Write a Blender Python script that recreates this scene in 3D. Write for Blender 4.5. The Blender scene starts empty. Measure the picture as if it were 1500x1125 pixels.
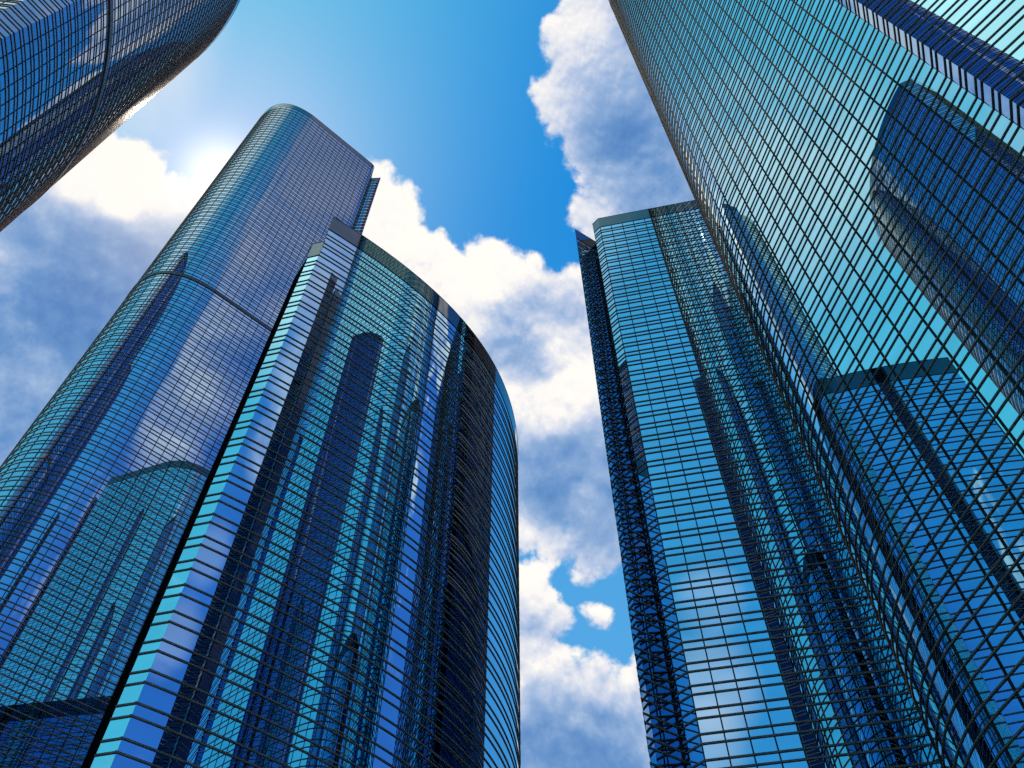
import bpy, math
from mathutils import Vector
from math import sin, cos, radians as R, pi

S = bpy.context.scene
COL = S.collection
EYE = 1.7

# ------------------------------------------------------------------ materials
def new_mat(name):
    m = bpy.data.materials.new(name); m.use_nodes = True
    nt = m.node_tree; nt.nodes.clear()
    out = nt.nodes.new('ShaderNodeOutputMaterial')
    p = nt.nodes.new('ShaderNodeBsdfPrincipled')
    nt.links.new(p.outputs[0], out.inputs[0])
    return m, nt, p

def glass_mat(name, tint, rough=0.0, coat=0.0):
    # coated architectural mirror glass; panes differ by a hair in tone
    m, nt, p = new_mat(name)
    geo = nt.nodes.new('ShaderNodeNewGeometry')
    vm = nt.nodes.new('ShaderNodeVectorMath'); vm.operation = 'MULTIPLY'
    vm.inputs[1].default_value = (0.06, 0.06, 0.25)
    nt.links.new(geo.outputs['Position'], vm.inputs[0])
    nz = nt.nodes.new('ShaderNodeTexNoise'); nz.inputs['Scale'].default_value = 1.0
    nz.inputs['Detail'].default_value = 3
    nt.links.new(vm.outputs[0], nz.inputs['Vector'])
    mr = nt.nodes.new('ShaderNodeMapRange')
    mr.inputs['From Min'].default_value = 0.3; mr.inputs['From Max'].default_value = 0.7
    mr.inputs['To Min'].default_value = 0.9; mr.inputs['To Max'].default_value = 1.06
    nt.links.new(nz.outputs['Fac'], mr.inputs['Value'])
    mx = nt.nodes.new('ShaderNodeVectorMath'); mx.operation = 'SCALE'
    mx.inputs[0].default_value = tint
    nt.links.new(mr.outputs[0], mx.inputs['Scale'])
    nt.links.new(mx.outputs[0], p.inputs['Base Color'])
    p.inputs['Metallic'].default_value = 1.0
    p.inputs['Roughness'].default_value = rough
    if coat:                                   # dusty film that catches the low angle sun
        p.inputs['Coat Weight'].default_value = coat; p.inputs['Coat Roughness'].default_value = .24
        p.inputs['Coat IOR'].default_value = 1.4
    return m

def metal_mat(name, col, rough=0.45, metallic=0.0, spec=0.5, var=0.25):
    m, nt, p = new_mat(name)
    tc = nt.nodes.new('ShaderNodeTexCoord')
    nz = nt.nodes.new('ShaderNodeTexNoise'); nz.inputs['Scale'].default_value = 0.35
    nz.inputs['Detail'].default_value = 6
    nt.links.new(tc.outputs['Object'], nz.inputs['Vector'])
    mr = nt.nodes.new('ShaderNodeMapRange')
    mr.inputs['From Min'].default_value = 0.3; mr.inputs['From Max'].default_value = 0.7
    mr.inputs['To Min'].default_value = 1 - var; mr.inputs['To Max'].default_value = 1 + var
    nt.links.new(nz.outputs['Fac'], mr.inputs['Value'])
    mx = nt.nodes.new('ShaderNodeVectorMath'); mx.operation = 'SCALE'
    mx.inputs[0].default_value = col
    nt.links.new(mr.outputs[0], mx.inputs['Scale'])
    nt.links.new(mx.outputs[0], p.inputs['Base Color'])
    p.inputs['Roughness'].default_value = rough
    p.inputs['Metallic'].default_value = metallic
    p.inputs['Specular IOR Level'].default_value = spec
    return m

GLASS = glass_mat('mirror_glass', (0.41, 0.64, 0.81))
GLASS_BLUE = glass_mat('blue_mirror_glass', (0.38, 0.54, 0.70))
GLASS_SUN = glass_mat('sunlit_mirror_glass', (0.41, 0.56, 0.73), 0.0, .35)
GLASS_TEAL = glass_mat('teal_mirror_glass', (0.47, 0.78, 0.86))
GLASS_PLUM = glass_mat('plum_glass', (0.30, 0.27, 0.42))
GLASS_A = glass_mat('slate_mirror_glass', (0.34, 0.43, 0.56), 0.0, .3)
GLASS_RET = glass_mat('sky_reflection_blue_glass', (0.16, 0.38, 0.66))  # blue of a clear sky reflection put into the return wall's tint
GLASS_MID = glass_mat('grey_blue_glass', (0.34, 0.47, 0.66))
GLASS_DARK = glass_mat('reflection_dark_glass', (0.03, 0.032, 0.07))  # darkness of repeated reflections put into the tint
FIN_WARM = metal_mat('flare_brown_fin_metal', (0.30, 0.205, 0.155), 0.42, .7, .4)  # warm brown of the lens flare put into the fins' colour
FIN = metal_mat('bronze_fin_metal', (0.19, 0.16, 0.145), 0.7, 0, .08)
MULL = metal_mat('dark_mullion_metal', (0.035, 0.032, 0.03), 0.8, 0, .03)
BAND = metal_mat('bronze_band_metal', (0.14, 0.11, 0.10), 0.5)
PIER = metal_mat('black_pier_metal', (0.006, 0.006, 0.007), 0.95, 0, 0.0)
PARA = metal_mat('parapet_panel', (0.105, 0.115, 0.125), 0.03, 1.0, 0.5, 0.1)
ROOF = metal_mat('roof_membrane', (0.12, 0.12, 0.125), 0.9)

# ------------------------------------------------------------------ outline helpers
def line(p, q): return [p, q]
def bez(p0, p1, p2, p3, step=1.1):
    n = max(6, int((math.dist(p0, p1) + math.dist(p1, p2) + math.dist(p2, p3)) / step))
    o = []
    for i in range(n + 1):
        t = i / n; u = 1 - t
        o.append(tuple(u**3*p0[k] + 3*u*u*t*p1[k] + 3*u*t*t*p2[k] + t**3*p3[k] for k in (0, 1)))
    return o
def arc(p, head, rad, turn, step=1.1):
    """from p, heading (deg, clockwise from north), turn>0 = right"""
    s = 1 if turn > 0 else -1
    h = R(head); c = (p[0] + s*rad*cos(h), p[1] - s*rad*sin(h))
    n = max(4, int(abs(R(turn)) * rad / step)); o = []
    for i in range(n + 1):
        a = h + R(turn) * i / n
        o.append((c[0] - s*rad*cos(a), c[1] + s*rad*sin(a)))
    return o
def rounded(pts, rad, n=5):
    return pts

class Outline:
    def __init__(self, strips, origin):
        strips = [list(s) for s in strips]
        loop = []; rng = []
        for s in strips:
            a = len(loop) - 1 if loop else 0
            if loop and math.dist(loop[-1], s[0]) < 1e-6:
                loop += s[1:]
            elif loop:
                a = len(loop) - 1; loop += s          # a straight joins them
            else:
                loop += s
            rng.append((a, len(loop) - 1))
        if math.dist(loop[0], loop[-1]) < 1e-6:
            loop.pop(); self.closed_by_strip = True
        else:
            rng.append((len(loop) - 1, len(loop)))
        self.o = origin
        loop = [(x - origin[0], y - origin[1]) for x, y in loop]
        ar = sum(loop[i][0]*loop[(i+1) % len(loop)][1] - loop[(i+1) % len(loop)][0]*loop[i][1] for i in range(len(loop)))
        self.sg = 1 if ar > 0 else -1
        self.p = loop; self.rng = rng
    def off(self, d):
        P = self.p; n = len(P); o = []
        for i in range(n):
            a, b, c = P[i-1], P[i], P[(i+1) % n]
            e1 = (b[0]-a[0], b[1]-a[1]); e2 = (c[0]-b[0], c[1]-b[1])
            l1 = math.hypot(*e1); l2 = math.hypot(*e2)
            n1 = (self.sg*e1[1]/l1, -self.sg*e1[0]/l1); n2 = (self.sg*e2[1]/l2, -self.sg*e2[0]/l2)
            k = 1 + n1[0]*n2[0] + n1[1]*n2[1]
            k = max(k, 0.35)
            o.append((b[0] + d*(n1[0]+n2[0])/k, b[1] + d*(n1[1]+n2[1])/k))
        return o

class MB:
    def __init__(self): self.v = []; self.f = []; self.s = []
    def wall(self, ol, d, z0, z1, only=None):
        P = ol.off(d); n = len(P)
        for si, (a, b) in enumerate(ol.rng):
            if only is not None and si not in only: continue
            base = len(self.v)
            for i in range(a, b + 1):
                x, y = P[i % n]; self.v += [(x, y, z0), (x, y, z1)]
            for k in range(b - a):
                q = [base+2*k, base+2*k+2, base+2*k+3, base+2*k+1]
                if ol.sg < 0: q.reverse()
                self.f.append(q); self.s.append(True)
    def cap(self, ol, d, z, up=True):
        P = ol.off(d); base = len(self.v)
        self.v += [(x, y, z) for x, y in P]
        f = list(range(base, base + len(P)))
        if (ol.sg > 0) != up: f.reverse()
        self.f.append(f); self.s.append(False)
    def ring(self, ol, d0, d1, z0, z1, smooth_outer=False):
        A = ol.off(d0); B = ol.off(d1); n = len(A); b = len(self.v)
        for k in range(n):
            self.v += [(*B[k], z0), (*B[k], z1), (*A[k], z1), (*A[k], z0)]
        for k in range(n):
            i = b + 4*k; j = b + 4*((k+1) % n)
            for q in ((0, 1), (1, 2), (2, 3), (3, 0)):
                f = [i+q[0], j+q[0], j+q[1], i+q[1]]
                if ol.sg < 0: f.reverse()
                self.f.append(f); self.s.append(False)
    def box(self, c, tx, ty, w, d, z0, z1):
        """bar centred on c, tangent (tx,ty), width w, from d[0] to d[1] outward"""
        nx, ny = ty, -tx; b = len(self.v)
        for z in (z0, z1):
            for a, e in ((-w/2, d[0]), (w/2, d[0]), (w/2, d[1]), (-w/2, d[1])):
                self.v.append((c[0]+tx*a+nx*e, c[1]+ty*a+ny*e, z))
        for q in ((0,3,2,1), (4,5,6,7), (0,1,5,4), (1,2,6,5), (2,3,7,6), (3,0,4,7)):
            self.f.append([b+i for i in q]); self.s.append(False)
    def mesh(self, name, mat):
        m = bpy.data.meshes.new(name); m.from_pydata(self.v, [], self.f)
        m.polygons.foreach_set('use_smooth', self.s)
        m.materials.append(mat); m.update(); return m

def link(name, mesh, parent, loc=(0, 0, 0)):
    o = bpy.data.objects.new(name, mesh); COL.objects.link(o)
    o.parent = parent; o.location = loc; return o

def spaced(strip, first, pitch, last_gap=0.8):
    """points along a polyline with unit tangents"""
    out = []; s = 0; nxt = first
    L = sum(math.dist(strip[i], strip[i+1]) for i in range(len(strip)-1))
    for i in range(len(strip)-1):
        a, b = strip[i], strip[i+1]; l = math.dist(a, b)
        while nxt <= s + l + 1e-6 and nxt < L - last_gap:
            t = (nxt - s) / l
            out.append(((a[0]+(b[0]-a[0])*t, a[1]+(b[1]-a[1])*t), ((b[0]-a[0])/l, (b[1]-a[1])/l)))
            nxt += pitch
        s += l
    return out

FLOOR, LOW = 4.0, 1.5
def tower(name, label, group, origin, volumes, glass, zvis=0.0, parts=True, fin=(.13, .2), fin_mat=None):
    fin_mat = fin_mat or FIN
    root = bpy.data.objects.new(name, None); COL.objects.link(root)
    root.location = (origin[0], origin[1], 0); root.empty_display_size = 5
    root['label'] = label; root['category'] = 'skyscraper'
    if group: root['group'] = group
    left = MB(); rest_levels = 0; budget = 96; mull_left = 100
    for vi, V in enumerate(volumes):
        ol = Outline(V['strips'], origin); H = V['H']; pb = H - V.get('para', 6.0)
        dark = set(V.get('dark', []))
        g = MB(); g.wall(ol, 0, 0, pb + .3, set(range(len(ol.rng))) - dark)
        link('curtain_wall', g.mesh('curtain_wall', V.get('glass', glass)), root)
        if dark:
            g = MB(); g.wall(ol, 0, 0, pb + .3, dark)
            o = link('side_wall', g.mesh('side_wall', V.get('side_glass', GLASS_DARK)), root); o['label'] = V.get('side_label', 'glass wall with dark reflections put into its tint')
        pr = MB(); pr.wall(ol, .14, pb, H); pr.ring(ol, -.45, .142, pb - .004, pb + .05)
        par = link('parapet', pr.mesh('parapet', V.get('para_mat', PARA)), root)
        cp = MB(); cp.ring(ol, -.5, .2, H, H + .12)
        link('coping', cp.mesh('coping', FIN), par)
        iw = MB(); iw.ring(ol, -.45, -.40, pb + .06, H)
        link('parapet_lining', iw.mesh('parapet_lining', ROOF), par)
        rf = MB(); rf.cap(ol, -.42, pb + .4)
        link('roof', rf.mesh('roof', ROOF), root)
        dz = .004 * vi
        zs = []; z = pb - (FLOOR - LOW)
        while z > 5: zs += [z]; z -= LOW; zs += [z]; z -= FLOOR - LOW
        bands = V.get('bands', [])
        zs = [z for z in zs if not any(b[0] - .5 < z < b[1] + .3 for b in bands)]
        vis = sorted([z for z in zs if z > zvis])
        share = V.get('fin_parts', 100 if len(volumes) == 1 else (76 if vi == 0 else 20))
        own = vis[:share] if parts else []
        own_set = set(own)
        fr = MB(); p, th = V.get('fin', fin); p -= .002*vi; th -= .003*vi; fr.ring(ol, -.06, p, 0, th)
        fm = fr.mesh('fin', fin_mat)
        for z in own: link('fin', fm, root, (0, 0, z + dz))
        for z in zs:
            if z not in own_set: left.ring(ol, -.06, p, z + dz, z + dz + th)
        for b in bands:
            bm = MB(); bm.ring(ol, -.05, .3, b[0], b[1]); link('spandrel_band', bm.mesh('spandrel_band', BAND), root)
        for first, pitch, strip in V.get('mullions', []):
            for (c, t) in spaced(strip, first, pitch):
                tx, ty = t
                if ol.sg < 0: tx, ty = -tx, -ty
                mb = MB(); w = V.get('mw', .16)
                mb.box((0, 0), tx, ty, w, (-.05, .10), 0.5, pb)
                if mull_left > 0 and parts:
                    mull_left -= 1
                    link('mullion', mb.mesh('mullion', MULL), root, (c[0]-origin[0], c[1]-origin[1], 0))
        for (c, t, w, d, z0, z1) in V.get('piers', []):
            mb = MB(); tl = math.hypot(*t); tx, ty = t[0]/tl, t[1]/tl
            if ol.sg < 0: tx, ty = -tx, -ty
            mb.box((0, 0), tx, ty, w, d, z0, z1)
            link('corner_pier', mb.mesh('corner_pier', PIER), root, (c[0]-origin[0], c[1]-origin[1], 0))
    if left.v:
        o = link('fin', left.mesh('fin_rest', fin_mat), root); o['kind'] = 'stuff'
    return root

# ------------------------------------------------------------------ the towers
GRP = None
# rounded glass tower high on the left, right behind the photographer's shoulder
A0 = (-103.2, 43.4); AR = 92.4
a_front = arc(A0, -10, AR, -43.9)
a_end = a_front[-1]
hx, hy = sin(R(-53.9)), cos(R(-53.9))
a_turn = bez(a_end, (a_end[0]+9*hx, a_end[1]+9*hy), (-160, 116), (-172, 100))
A2 = (-106.0, 39.6); A3 = (-117.9, 38.35)
tower('office_tower', 'tall glass tower with a rounded edge filling the top left corner', GRP, (-135, 70),
      [dict(H=411, strips=[line(A3, A2), line(A2, A0), a_front, a_turn, line((-172, 100), (-160, 45)), line((-160, 45), A3)],
            mullions=[(3.45, 3.25, a_front), (2.5, 3.25, line(A2, A3))], bands=[(246.5, 248.7), (100, 102.2)])],
      GLASS_A, zvis=150, fin=(.15, .2), fin_mat=FIN_WARM)

# big tower on the right
E1 = (49.3, 27.9); E2 = (48.51, 25.79); E3 = (54.1, 18.85)
E4 = (40.3, 63.5)
e_main = line(E1, E4)
e_arc = arc(E4, -14.2, 23.3, 130)
e_end = e_arc[-1]
tower('office_tower', 'huge turquoise glass tower leaning in from the right, its roof out of the picture', GRP, (70, 55),
      [dict(H=405, strips=[line(E3, E2), line(E2, E1), e_main, e_arc, line(e_end, (98, 80)), line((98, 80), (86, 20)), line((86, 20), E3)],
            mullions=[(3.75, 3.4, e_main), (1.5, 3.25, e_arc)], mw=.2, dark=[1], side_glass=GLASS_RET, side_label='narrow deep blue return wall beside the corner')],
      GLASS_TEAL, zvis=60, fin=(.12, .17))

# sunlit tower at left centre
B1 = (-85.5, 193.3); B2 = (-115.4, 166.0); B3 = (-148, 164.4)
b_arc = bez(B2, (-126.5, 155.9), (-137.9, 153.3), B3)
b_side = bez(B3, (-156.1, 173.2), (-166, 188), (-165, 205))
b_corner = bez(B1, (-84.7, 194.1), (-84.1, 194.9), (-84.3, 196.0), .4)
tower('office_tower', 'tall slab tower with rounded top corner and dark floor band, left of the curved tower', GRP, (-120, 190),
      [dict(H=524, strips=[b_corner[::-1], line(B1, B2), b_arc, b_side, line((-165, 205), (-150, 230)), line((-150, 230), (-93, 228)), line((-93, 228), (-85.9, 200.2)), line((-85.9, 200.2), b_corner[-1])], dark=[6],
            mullions=[(1.0, 3.3, line(B1, B2)), (1.2, 3.3, b_arc), (1.0, 3.3, b_side)], bands=[(307.9, 309.9)], mw=.22),
       dict(H=516.5, strips=[[(-86.3, 199.9), (-79.8, 199.6), (-86.2, 215.3), (-91, 214)]], para=5, fin_parts=20,
            mullions=[(3.2, 3.2, line((-86.3, 199.9), (-79.8, 199.6)))])],
      GLASS_SUN, zvis=130, fin=(.16, .26), fin_mat=FIN_WARM)

# curved tower in the middle
C0 = (-38, 77.3)
c_main = bez(C0, (-14.54, 94.35), (1.135, 113.0), (1.426, 142.0), 1.0)
CL, CR = (-40.19, 77.85), (-38.03, 77.33)
CB = (-43.4, 82.5)
tower('office_tower', 'dark tower with a broad curved front and heavy parapet in the middle, mirroring other towers', GRP, (-22, 120),
      [dict(H=176.5+EYE, strips=[c_main, line((1.426, 142), (-4, 172)), line((-4, 172), (-44, 168)), line((-44, 168), (-41.5, 120)), line((-41.5, 120), (-39.4, 90)), line((-39.4, 90), C0)], fin_parts=60),
       dict(H=164.5+EYE, strips=[line(CR, CL), line(CL, CB), [CB, (-43.2, 92), (-39.3, 88), CR]], glass=GLASS_TEAL, fin_parts=38,
            piers=[(((CL[0]+CB[0])/2, (CL[1]+CB[1])/2), (CB[0]-CL[0], CB[1]-CL[1]), 5.6, (.02, .165), 1, 158.3+EYE)])],
      GLASS, zvis=40, fin=(.12, .21))

# tower right of centre with the narrow chamfer and the lower wing
D0 = (26.25, 110.5); D1 = (66, 102.3); DC = (24.7, 112.25); DR = (26.5, 117.5)
W0 = (19.24, 112.85); W1 = (26.35, 117.35)
tower('office_tower', 'straight fronted tower right of centre with narrow chamfered corner and a lower side wing', GRP, (42, 122),
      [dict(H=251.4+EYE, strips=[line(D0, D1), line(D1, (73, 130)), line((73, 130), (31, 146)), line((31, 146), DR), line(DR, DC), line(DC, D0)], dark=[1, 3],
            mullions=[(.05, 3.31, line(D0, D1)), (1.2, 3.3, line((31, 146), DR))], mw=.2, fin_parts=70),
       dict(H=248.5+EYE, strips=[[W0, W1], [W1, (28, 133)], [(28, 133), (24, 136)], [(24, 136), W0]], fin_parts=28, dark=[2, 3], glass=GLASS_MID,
            mullions=[(3.3, 3.3, line(W0, W1)), (3.3, 3.3, line((24, 136), W0))])],
      GLASS, zvis=55, fin=(.14, .29))

# towers across the square, seen only in the mirror glass
tower('office_tower', 'tall rounded tower across the square, seen only as a dark reflection in the glass', 'towers seen mirrored', (22, -100),
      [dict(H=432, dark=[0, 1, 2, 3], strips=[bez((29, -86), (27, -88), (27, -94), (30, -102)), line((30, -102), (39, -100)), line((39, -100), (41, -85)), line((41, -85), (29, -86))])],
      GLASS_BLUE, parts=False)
tower('office_tower', 'slender pointed tower across the square, mirrored as a dark spire', 'towers seen mirrored', (100, -34),
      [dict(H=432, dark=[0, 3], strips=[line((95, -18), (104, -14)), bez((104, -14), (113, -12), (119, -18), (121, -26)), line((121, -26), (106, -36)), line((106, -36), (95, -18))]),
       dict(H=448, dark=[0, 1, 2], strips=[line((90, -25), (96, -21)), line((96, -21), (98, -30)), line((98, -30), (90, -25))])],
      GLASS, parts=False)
tower('office_tower', 'broad tower mirrored beside the corner of the turquoise tower', 'towers seen mirrored', (-90, -92),
      [dict(H=520, strips=[bez((-37.4, -94), (-37.4, -86), (-52, -70), (-66, -64)), bez((-66, -64), (-78, -60), (-92, -68), (-97, -78)), line((-97, -78), (-66, -118)), line((-66, -118), (-37.4, -94))])],
      GLASS_PLUM, parts=False)

# ------------------------------------------------------------------ ground
def ground():
    m, nt, p = new_mat('granite_paving')
    geo = nt.nodes.new('ShaderNodeNewGeometry')
    br = nt.nodes.new('ShaderNodeTexBrick'); br.inputs['Scale'].default_value = 1.0
    br.inputs['Color1'].default_value = (.24, .23, .22, 1); br.inputs['Color2'].default_value = (.19, .185, .18, 1)
    br.inputs['Mortar'].default_value = (.09, .09, .09, 1); br.inputs['Mortar Size'].default_value = .012
    nt.links.new(geo.outputs['Position'], br.inputs['Vector'])
    nz = nt.nodes.new('ShaderNodeTexNoise'); nz.inputs['Scale'].default_value = .15; nz.inputs['Detail'].default_value = 8
    nt.links.new(geo.outputs['Position'], nz.inputs['Vector'])
    mx = nt.nodes.new('ShaderNodeMix'); mx.data_type = 'RGBA'; mx.blend_type = 'MULTIPLY'
    mx.inputs[0].default_value = .6
    nt.links.new(br.outputs['Color'], mx.inputs[6]); nt.links.new(nz.outputs['Color'], mx.inputs[7])
    nt.links.new(mx.outputs[2], p.inputs['Base Color']); p.inputs['Roughness'].default_value = .7
    L = 6000
    me = bpy.data.meshes.new('ground'); me.from_pydata([(-L,-L,0),(L,-L,0),(L,L,0),(-L,L,0)], [], [(0,1,2,3)])
    me.materials.append(m)
    o = bpy.data.objects.new('ground', me); COL.objects.link(o); o['kind'] = 'structure'
ground()

# ------------------------------------------------------------------ sky
CLOUDS = [(-52.0, 58.7, 1.4), (-49.2, 59.3, 1.8), (-44.5, 59.2, 1.9), (-40.4, 59.5, 2.2), (-51.2, 56.1, 2.2), (-52.0, 54.0, 3.3), (-48.8, 49.5, 5.1), (-44.0, 53.0, 6.2), (-47.4, 43.1, 5.6), (-43.4, 47.0, 4.5), (-56.9, 52.3, 2.1), (-21.7, 67.0, 1.4), (-18.8, 66.0, 2.0), (-19.7, 65.0, 2.0), (-14.5, 63.0, 2.4), (-10.7, 63.3, 1.8), (-8.6, 60.8, 3.1), (-5.7, 62.7, 1.0), (-2.5, 63.9, 1.4), (-2.7, 61.1, 2.6), (2.3, 62.0, 1.8), (6.3, 60.5, 2.1), (3.4, 58.4, 3.5), (-4.2, 58.4, 3.1), (9.4, 59.0, 2.6), (-22.2, 60.1, 3.9), (6.7, 53.9, 3.5), (2.2, 52.3, 2.6), (10.3, 50.1, 3.0), (-1.5, 53.2, 2.6), (3.3, 49.0, 2.7), (8.1, 47.9, 2.2), (-0.7, 48.0, 2.2), (1.2, 42.0, 2.2), (3.7, 40.9, 1.3), (2.2, 39.5, 1.4), (2.6, 36.7, 2.4), (6.7, 36.4, 2.1), (9.8, 36.3, 2.0), (-0.5, 36.0, 3.6), (4.9, 33.6, 2.9), (9.7, 32.9, 2.7), (6.7, 44.8, 1.1), (9.3, 45.4, 1.4), (4.4, 45.7, 1.0), (7.3, 41.0, 0.6), (20.4, 76.0, 1.3), (25.1, 77.0, 1.6), (15.7, 75.4, 1.4), (11.8, 73.4, 1.7), (18.8, 72.9, 2.4), (14.0, 70.4, 1.9), (17.6, 68.3, 2.4), (25.5, 71.2, 3.7), (22.8, 66.3, 4.2), (30.0, 68.7, 4.9), (15.4, 66.8, 1.7), (29.6, 75.0, 2.0), (45.0, 69.7, 5.8), (29.4, 77.2, 0.7), (22.8, 75.0, 2.0), (17.1, 74.3, 1.6), (12.2, 71.7, 1.4), (12.7, 65.8, 1.1), (18.3, 66.1, 2.1)]
TONE = [(-52.2, 58.8, 2.2, 0.5), (-46.6, 59.0, 1.7, 0.45), (-51.4, 57.3, 1.5, 0.3), (-48.5, 58.0, 0.9, 0.45), (-47.8, 52.6, 4.1, -0.6), (-43.4, 53.8, 3.5, -0.55), (-43.3, 45.1, 5.2, -0.65), (-52.7, 53.0, 2.2, -0.1), (-39.4, 56.5, 2.4, -0.6), (-20.3, 65.8, 2.5, 0.6), (-10.4, 62.5, 2.6, 0.5), (-4.4, 60.2, 1.8, 0.2), (-1.5, 64.2, 2.2, 0.5), (6.5, 61.8, 1.3, 0.2), (3.4, 59.1, 2.6, -0.6), (0.0, 57.2, 1.8, -0.5), (-13.7, 61.3, 1.3, 0), (3.9, 55.8, 3.1, 0.6), (8.1, 56.9, 1.8, 0.3), (3.6, 52.3, 1.3, 0.1), (1.7, 50.1, 2.6, -0.6), (7.3, 48.8, 3.2, -0.65), (8.5, 51.6, 1.3, -0.3), (1.8, 44.1, 2.1, 0.2), (4.3, 38.7, 2.0, -0.1), (5.7, 36.6, 2.4, 0.3), (4.8, 32.8, 3.3, -1.1), (9.2, 45.0, 2.1, -0.2), (19.2, 76.1, 1.4, 0.25), (11.6, 73.0, 1.2, 0.15), (24.1, 71.9, 3.1, -0.55), (22.9, 67.7, 2.9, -0.55), (17.9, 70.4, 1.7, -0.35), (23.5, 65.8, 2.1, -0.5), (38.3, 73.4, 3.1, -0.4), (2.1, 36.7, 1.6, 0.1)]
VEIL = [(129, 54, 2.2, 1.2), (128.3, 49.3, 2.2, 1.2), (125, 51, 1.8, .9), (126.5, 46, 1.6, .8), (122, 56, 2, .7), (131, 58.5, 2, .6), (146, 62, 5, .4), (127, 67, 6, .45), (121, 62, 4, .2), (132.5, 42, 1.6, .4), (133, 37, 1.8, .45), (-66, 62, 4, .4), (-72, 55, 4, .5), (-82, 62, 6, .7), (-92, 67, 8, .9), (-88, 54, 4, .6), (188.5, 36, 2.2, .9), (187, 41, 1.6, .7), (190, 33, 2, .8), (195, 38, 3, .5)]
SUN_AZ, SUN_EL = -41.5, 62.6

def dvec(az, el):
    a, e = R(az), R(el); return (sin(a)*cos(e), cos(a)*cos(e), sin(e))

class G:
    def __init__(self, nt): self.nt = nt
    def _in(self, sock, v):
        if hasattr(v, 'is_output') or isinstance(v, bpy.types.NodeSocket): self.nt.links.new(v, sock)
        else: sock.default_value = v
    def m(self, op, *a, clamp=False):
        n = self.nt.nodes.new('ShaderNodeMath'); n.operation = op; n.use_clamp = clamp
        for i, v in enumerate(a): self._in(n.inputs[i], v)
        return n.outputs[0]
    def vm(self, op, *a):
        n = self.nt.nodes.new('ShaderNodeVectorMath'); n.operation = op
        for i, v in enumerate(a):
            s = n.inputs['Scale'] if (op == 'SCALE' and i == 1) else n.inputs[i]
            self._in(s, v)
        return n.outputs['Value'] if op in ('DOT_PRODUCT', 'LENGTH') else n.outputs['Vector']
    def rng(self, v, a, b, c=0., d=1., smooth=True):
        n = self.nt.nodes.new('ShaderNodeMapRange')
        n.interpolation_type = 'SMOOTHSTEP' if smooth else 'LINEAR'
        self._in(n.inputs['Value'], v)
        for k, x in zip(('From Min', 'From Max', 'To Min', 'To Max'), (a, b, c, d)): self._in(n.inputs[k], x)
        return n.outputs[0]
    def noise(self, vec, scale, detail=8, rough=.55, dist=0., kind='FBM'):
        n = self.nt.nodes.new('ShaderNodeTexNoise'); n.noise_type = kind
        self._in(n.inputs['Vector'], vec); n.inputs['Scale'].default_value = scale
        n.inputs['Detail'].default_value = detail; n.inputs['Roughness'].default_value = rough
        n.inputs['Distortion'].default_value = dist
        return n.outputs[0]
    def voro(self, vec, scale, detail=3, rough=.5):
        n = self.nt.nodes.new('ShaderNodeTexVoronoi'); n.feature = 'F1'
        n.normalize = True
        self._in(n.inputs['Vector'], vec); n.inputs['Scale'].default_value = scale
        n.inputs['Detail'].default_value = detail; n.inputs['Roughness'].default_value = rough
        return n.outputs['Distance']
    def mix(self, f, a, b, blend='MIX'):
        n = self.nt.nodes.new('ShaderNodeMix'); n.data_type = 'RGBA'; n.blend_type = blend
        self._in(n.inputs[0], f)
        for i, v in ((6, a), (7, b)):
            self._in(n.inputs[i], (*v, 1) if isinstance(v, tuple) and len(v) == 3 else v)
        return n.outputs[2]

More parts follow.
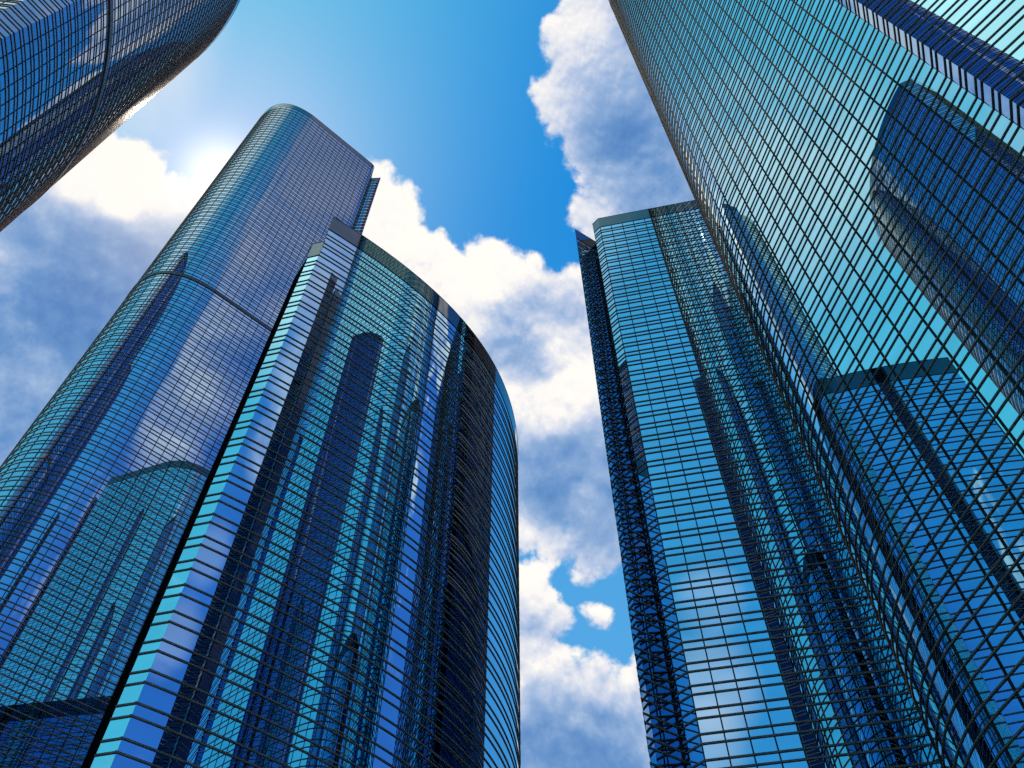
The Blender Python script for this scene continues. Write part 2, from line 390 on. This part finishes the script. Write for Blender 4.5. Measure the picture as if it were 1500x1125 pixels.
def cloud_group():
    """signed cloud field: > 0 inside a cloud; also its puffiness"""
    nt = bpy.data.node_groups.new('cloud_field', 'ShaderNodeTree')
    nt.interface.new_socket('Vector', in_out='INPUT', socket_type='NodeSocketVector')
    nt.interface.new_socket('Field', in_out='OUTPUT', socket_type='NodeSocketFloat')
    nt.interface.new_socket('Core', in_out='OUTPUT', socket_type='NodeSocketFloat')
    gi = nt.nodes.new('NodeGroupInput'); go = nt.nodes.new('NodeGroupOutput'); g = G(nt)
    v = gi.outputs[0]
    # warp the direction a little so that outlines are never round
    w = nt.nodes.new('ShaderNodeTexNoise'); w.inputs['Scale'].default_value = 9; w.inputs['Detail'].default_value = 3
    nt.links.new(v, w.inputs['Vector'])
    wv = g.vm('SCALE', g.vm('SUBTRACT', w.outputs['Color'], (.5, .5, .5)), .075)
    vw = g.vm('NORMALIZE', g.vm('ADD', v, wv))
    cur = None
    for az, el, r in CLOUDS:
        rr = R(r)
        d = g.m('DIVIDE', g.m('SUBTRACT', g.vm('DOT_PRODUCT', vw, dvec(az, el)), cos(rr)), rr)
        cur = d if cur is None else g.m('MAXIMUM', cur, d)
    cur = g.m('MAXIMUM', cur, -.2)
    # the rest of the sky: loose fair weather cloud
    out = g.rng(g.vm('DOT_PRODUCT', v, dvec(0, 55.7)), cos(R(44)), cos(R(37)), 0, -.4)
    gen = g.m('ADD', g.m('MULTIPLY', g.m('SUBTRACT', g.noise(v, 3.1, 4, .55, .3), .60), .42), out)
    gen = g.m('SUBTRACT', gen, g.rng(g.vm('DOT_PRODUCT', v, dvec(-112, 45)), .6, .9, 0., .3))
    gen = g.m('SUBTRACT', gen, g.rng(g.vm('DOT_PRODUCT', v, dvec(132, 48)), cos(R(26)), cos(R(14)), 0., .3))
    cur = g.m('MAXIMUM', cur, gen)
    puff = g.m('ADD', g.m('SUBTRACT', .42, g.voro(vw, 17, 3.5, .62)), g.m('MULTIPLY', g.m('SUBTRACT', .42, g.voro(vw, 7, 1, .5)), .8))
    fine = g.m('SUBTRACT', g.noise(v, 30, 8, .62), .5)
    f = g.m('ADD', cur, g.m('ADD', g.m('MULTIPLY', puff, .055), g.m('MULTIPLY', fine, .045)))
    nt.links.new(f, go.inputs[0]); nt.links.new(g.m('ADD', puff, g.m('MULTIPLY', fine, .9)), go.inputs[1])
    return nt

def world():
    w = bpy.data.worlds.new('World'); S.world = w; w.use_nodes = True
    nt = w.node_tree; nt.nodes.clear(); g = G(nt)
    tc = nt.nodes.new('ShaderNodeTexCoord'); V = g.vm('NORMALIZE', tc.outputs['Generated'])
    sun = dvec(SUN_AZ, SUN_EL)
    sky = nt.nodes.new('ShaderNodeTexSky'); sky.sky_type = 'NISHITA'; sky.sun_disc = False
    sky.sun_elevation = R(SUN_EL); sky.sun_rotation = R(SUN_AZ)
    sky.air_density = 1.0; sky.dust_density = .3; sky.ozone_density = 3
    nish = g.vm('SCALE', sky.outputs[0], .10)
    # polarised blue
    el = nt.nodes.new('ShaderNodeSeparateXYZ'); nt.links.new(V, el.inputs[0]); z = el.outputs[2]
    base = g.mix(g.rng(z, .62, .93), (.085, .40, .80), (.002, .27, .74))
    deep = g.rng(g.vm('DOT_PRODUCT', V, dvec(118, 48)), .6, .93)
    base = g.mix(deep, base, (.045, .21, .66))
    back = g.rng(g.vm('DOT_PRODUCT', V, dvec(192, 52)), .72, .96)
    base = g.mix(back, base, (.06, .42, .80))
    cy = g.rng(g.vm('DOT_PRODUCT', V, dvec(-104, 42)), .5, .92)
    base = g.mix(cy, base, (.11, .60, .82))
    cw = g.rng(g.vm('DOT_PRODUCT', V, dvec(-135, 68)), .952, .995)
    base = g.mix(cw, base, (.9, 1.2, 1.2))
    base = g.mix(.06, base, nish)
    # aureole of the sun
    sd = g.vm('DOT_PRODUCT', V, sun)
    a1 = g.m('POWER', g.m('MAXIMUM', sd, 0.), 48.); a2 = g.m('POWER', g.m('MAXIMUM', sd, 0.), 150.); a3 = g.m('POWER', g.m('MAXIMUM', sd, 0.), 1400.)
    base = g.mix(g.m('MULTIPLY', a1, .55), base, (.42, .62, .92))
    base = g.mix(g.m('MULTIPLY', a2, .55), base, (.72, .76, 1.0))
    # clouds, lit from the sun's side
    grp = cloud_group()
    def field(vec):
        n = nt.nodes.new('ShaderNodeGroup'); n.node_tree = grp; nt.links.new(vec, n.inputs[0]); return n.outputs
    f1 = field(V)
    lightdir = dvec(-30, 88)
    V2 = g.vm('NORMALIZE', g.vm('ADD', V, g.vm('SCALE', lightdir, .022)))
    f2 = field(V2)
    F = f1[0]
    dens = g.rng(F, -.003, .011)
    relief = g.m('SUBTRACT', F, f2[0])
    lum = g.m('ADD', .40, g.m('MULTIPLY', relief, 18.))
    edge = g.rng(F, 0., .05, .22, 0.)
    lum = g.m('ADD', g.m('ADD', lum, edge), g.m('MULTIPLY', f1[1], .85))
    for az, e, r, am in TONE:
        if am == 0: continue
        k = g.rng(g.vm('DOT_PRODUCT', V, dvec(az, e)), cos(R(r*1.7)), cos(R(r*.35)), 0., am*.85)
        lum = g.m('ADD', lum, k)
    lum = g.m('ADD', lum, g.m('MULTIPLY', g.m('SUBTRACT', g.noise(V, 7, 6, .6), .5), .9))
    lum = g.rng(lum, -.8, 1.35, 0., 1., smooth=False)
    cr = nt.nodes.new('ShaderNodeValToRGB'); nt.links.new(lum, cr.inputs[0])
    E = cr.color_ramp.elements
    E[0].position = 0; E[0].color = (.09, .23, .54, 1)
    E[1].position = 1; E[1].color = (1.04, 1.0, .94, 1)
    for pos, c in ((.22, (.15, .31, .61)), (.44, (.29, .44, .70)), (.60, (.50, .60, .80)), (.74, (.76, .79, .87)), (.877, (.99, .96, .93))):
        e = E.new(pos); e.color = (*c, 1)
    ccol = cr.outputs[0]
    ccol = g.mix(g.m('MULTIPLY', a2, .5), ccol, (1., .93, .88))
    # soft high cloud and added glow patches away from the main heaps
    away = g.rng(g.vm('DOT_PRODUCT', V, dvec(0, 55.7)), cos(R(46)), cos(R(38)), 1., 0.)
    vs = g.noise(g.vm('MULTIPLY', V, (1., 1., 2.6)), 4.5, 6, .55, .6)
    veil = g.rng(vs, .60, .80)
    for az, e, r, am in VEIL:
        k = g.rng(g.vm('DOT_PRODUCT', V, dvec(az, e)), cos(R(r*1.6)), cos(R(r*.2)), 0., am)
        veil = g.m('ADD', veil, g.m('MULTIPLY', k, g.rng(vs, .36, .56, .15, 1.15)))
    veil = g.m('MULTIPLY', g.m('MULTIPLY', veil, away), .62, clamp=True)
    veil = g.m('MULTIPLY', veil, g.m('SUBTRACT', 1., g.m('MULTIPLY', cy, .62)))
    warm = g.rng(g.vm('DOT_PRODUCT', V, dvec(129, 67)), cos(R(13)), cos(R(3)))  # peach patch added out of view so the left tower mirrors flare warmth
    base = g.mix(veil, base, g.mix(warm, (.84, .84, .92), (1.0, .80, .76)))
    glint = g.rng(g.vm('DOT_PRODUCT', V, dvec(-67, 63)), cos(R(9)), cos(R(2)))  # bright patch added out of view for a glint on the rounded edge
    base = g.mix(g.m('MULTIPLY', glint, g.rng(vs, .35, .65, .1, .5)), base, (1.3, 1.12, 1.0))
    # thin cloud lets the blue through away from the main heaps
    col = g.mix(dens, base, ccol)
    col = g.vm('ADD', col, g.vm('SCALE', (1.0, .85, .62), g.m('MULTIPLY', a3, .75)))
    # below the horizon: dull city haze
    col = g.mix(g.rng(z, -.05, .03), (.10, .13, .17), col)
    bg = nt.nodes.new('ShaderNodeBackground'); nt.links.new(col, bg.inputs[0]); bg.inputs[1].default_value = 1.0
    out = nt.nodes.new('ShaderNodeOutputWorld'); nt.links.new(bg.outputs[0], out.inputs[0])
    w.cycles.sampling_method = 'NONE'
world()

sl = bpy.data.lights.new('sun', 'SUN'); sl.energy = 3.0; sl.angle = R(.5); sl.color = (1, .9, .76)
so = bpy.data.objects.new('sun', sl); COL.objects.link(so)
so.rotation_euler = Vector(dvec(SUN_AZ, SUN_EL)).to_track_quat('Z', 'Y').to_euler()

# ------------------------------------------------------------------ camera
cam = bpy.data.cameras.new('camera'); cam.sensor_width = 36; cam.lens = 36 * 1300 / 1500
cam.clip_start = .1; cam.clip_end = 20000
co = bpy.data.objects.new('camera', cam); COL.objects.link(co)
co.location = (0, 0, EYE); co.rotation_euler = (R(90 + 55.739), 0, 0)
S.camera = co

S.view_settings.view_transform = 'Standard'; S.view_settings.look = 'None'
S.view_settings.exposure = 0; S.view_settings.gamma = 1
S.render.engine = 'CYCLES'
S.cycles.max_bounces = 8; S.cycles.glossy_bounces = 7; S.cycles.diffuse_bounces = 2
S.cycles.use_denoising = False
S.cycles.use_adaptive_sampling = True; S.cycles.adaptive_threshold = 0.03; S.cycles.adaptive_min_samples = 24
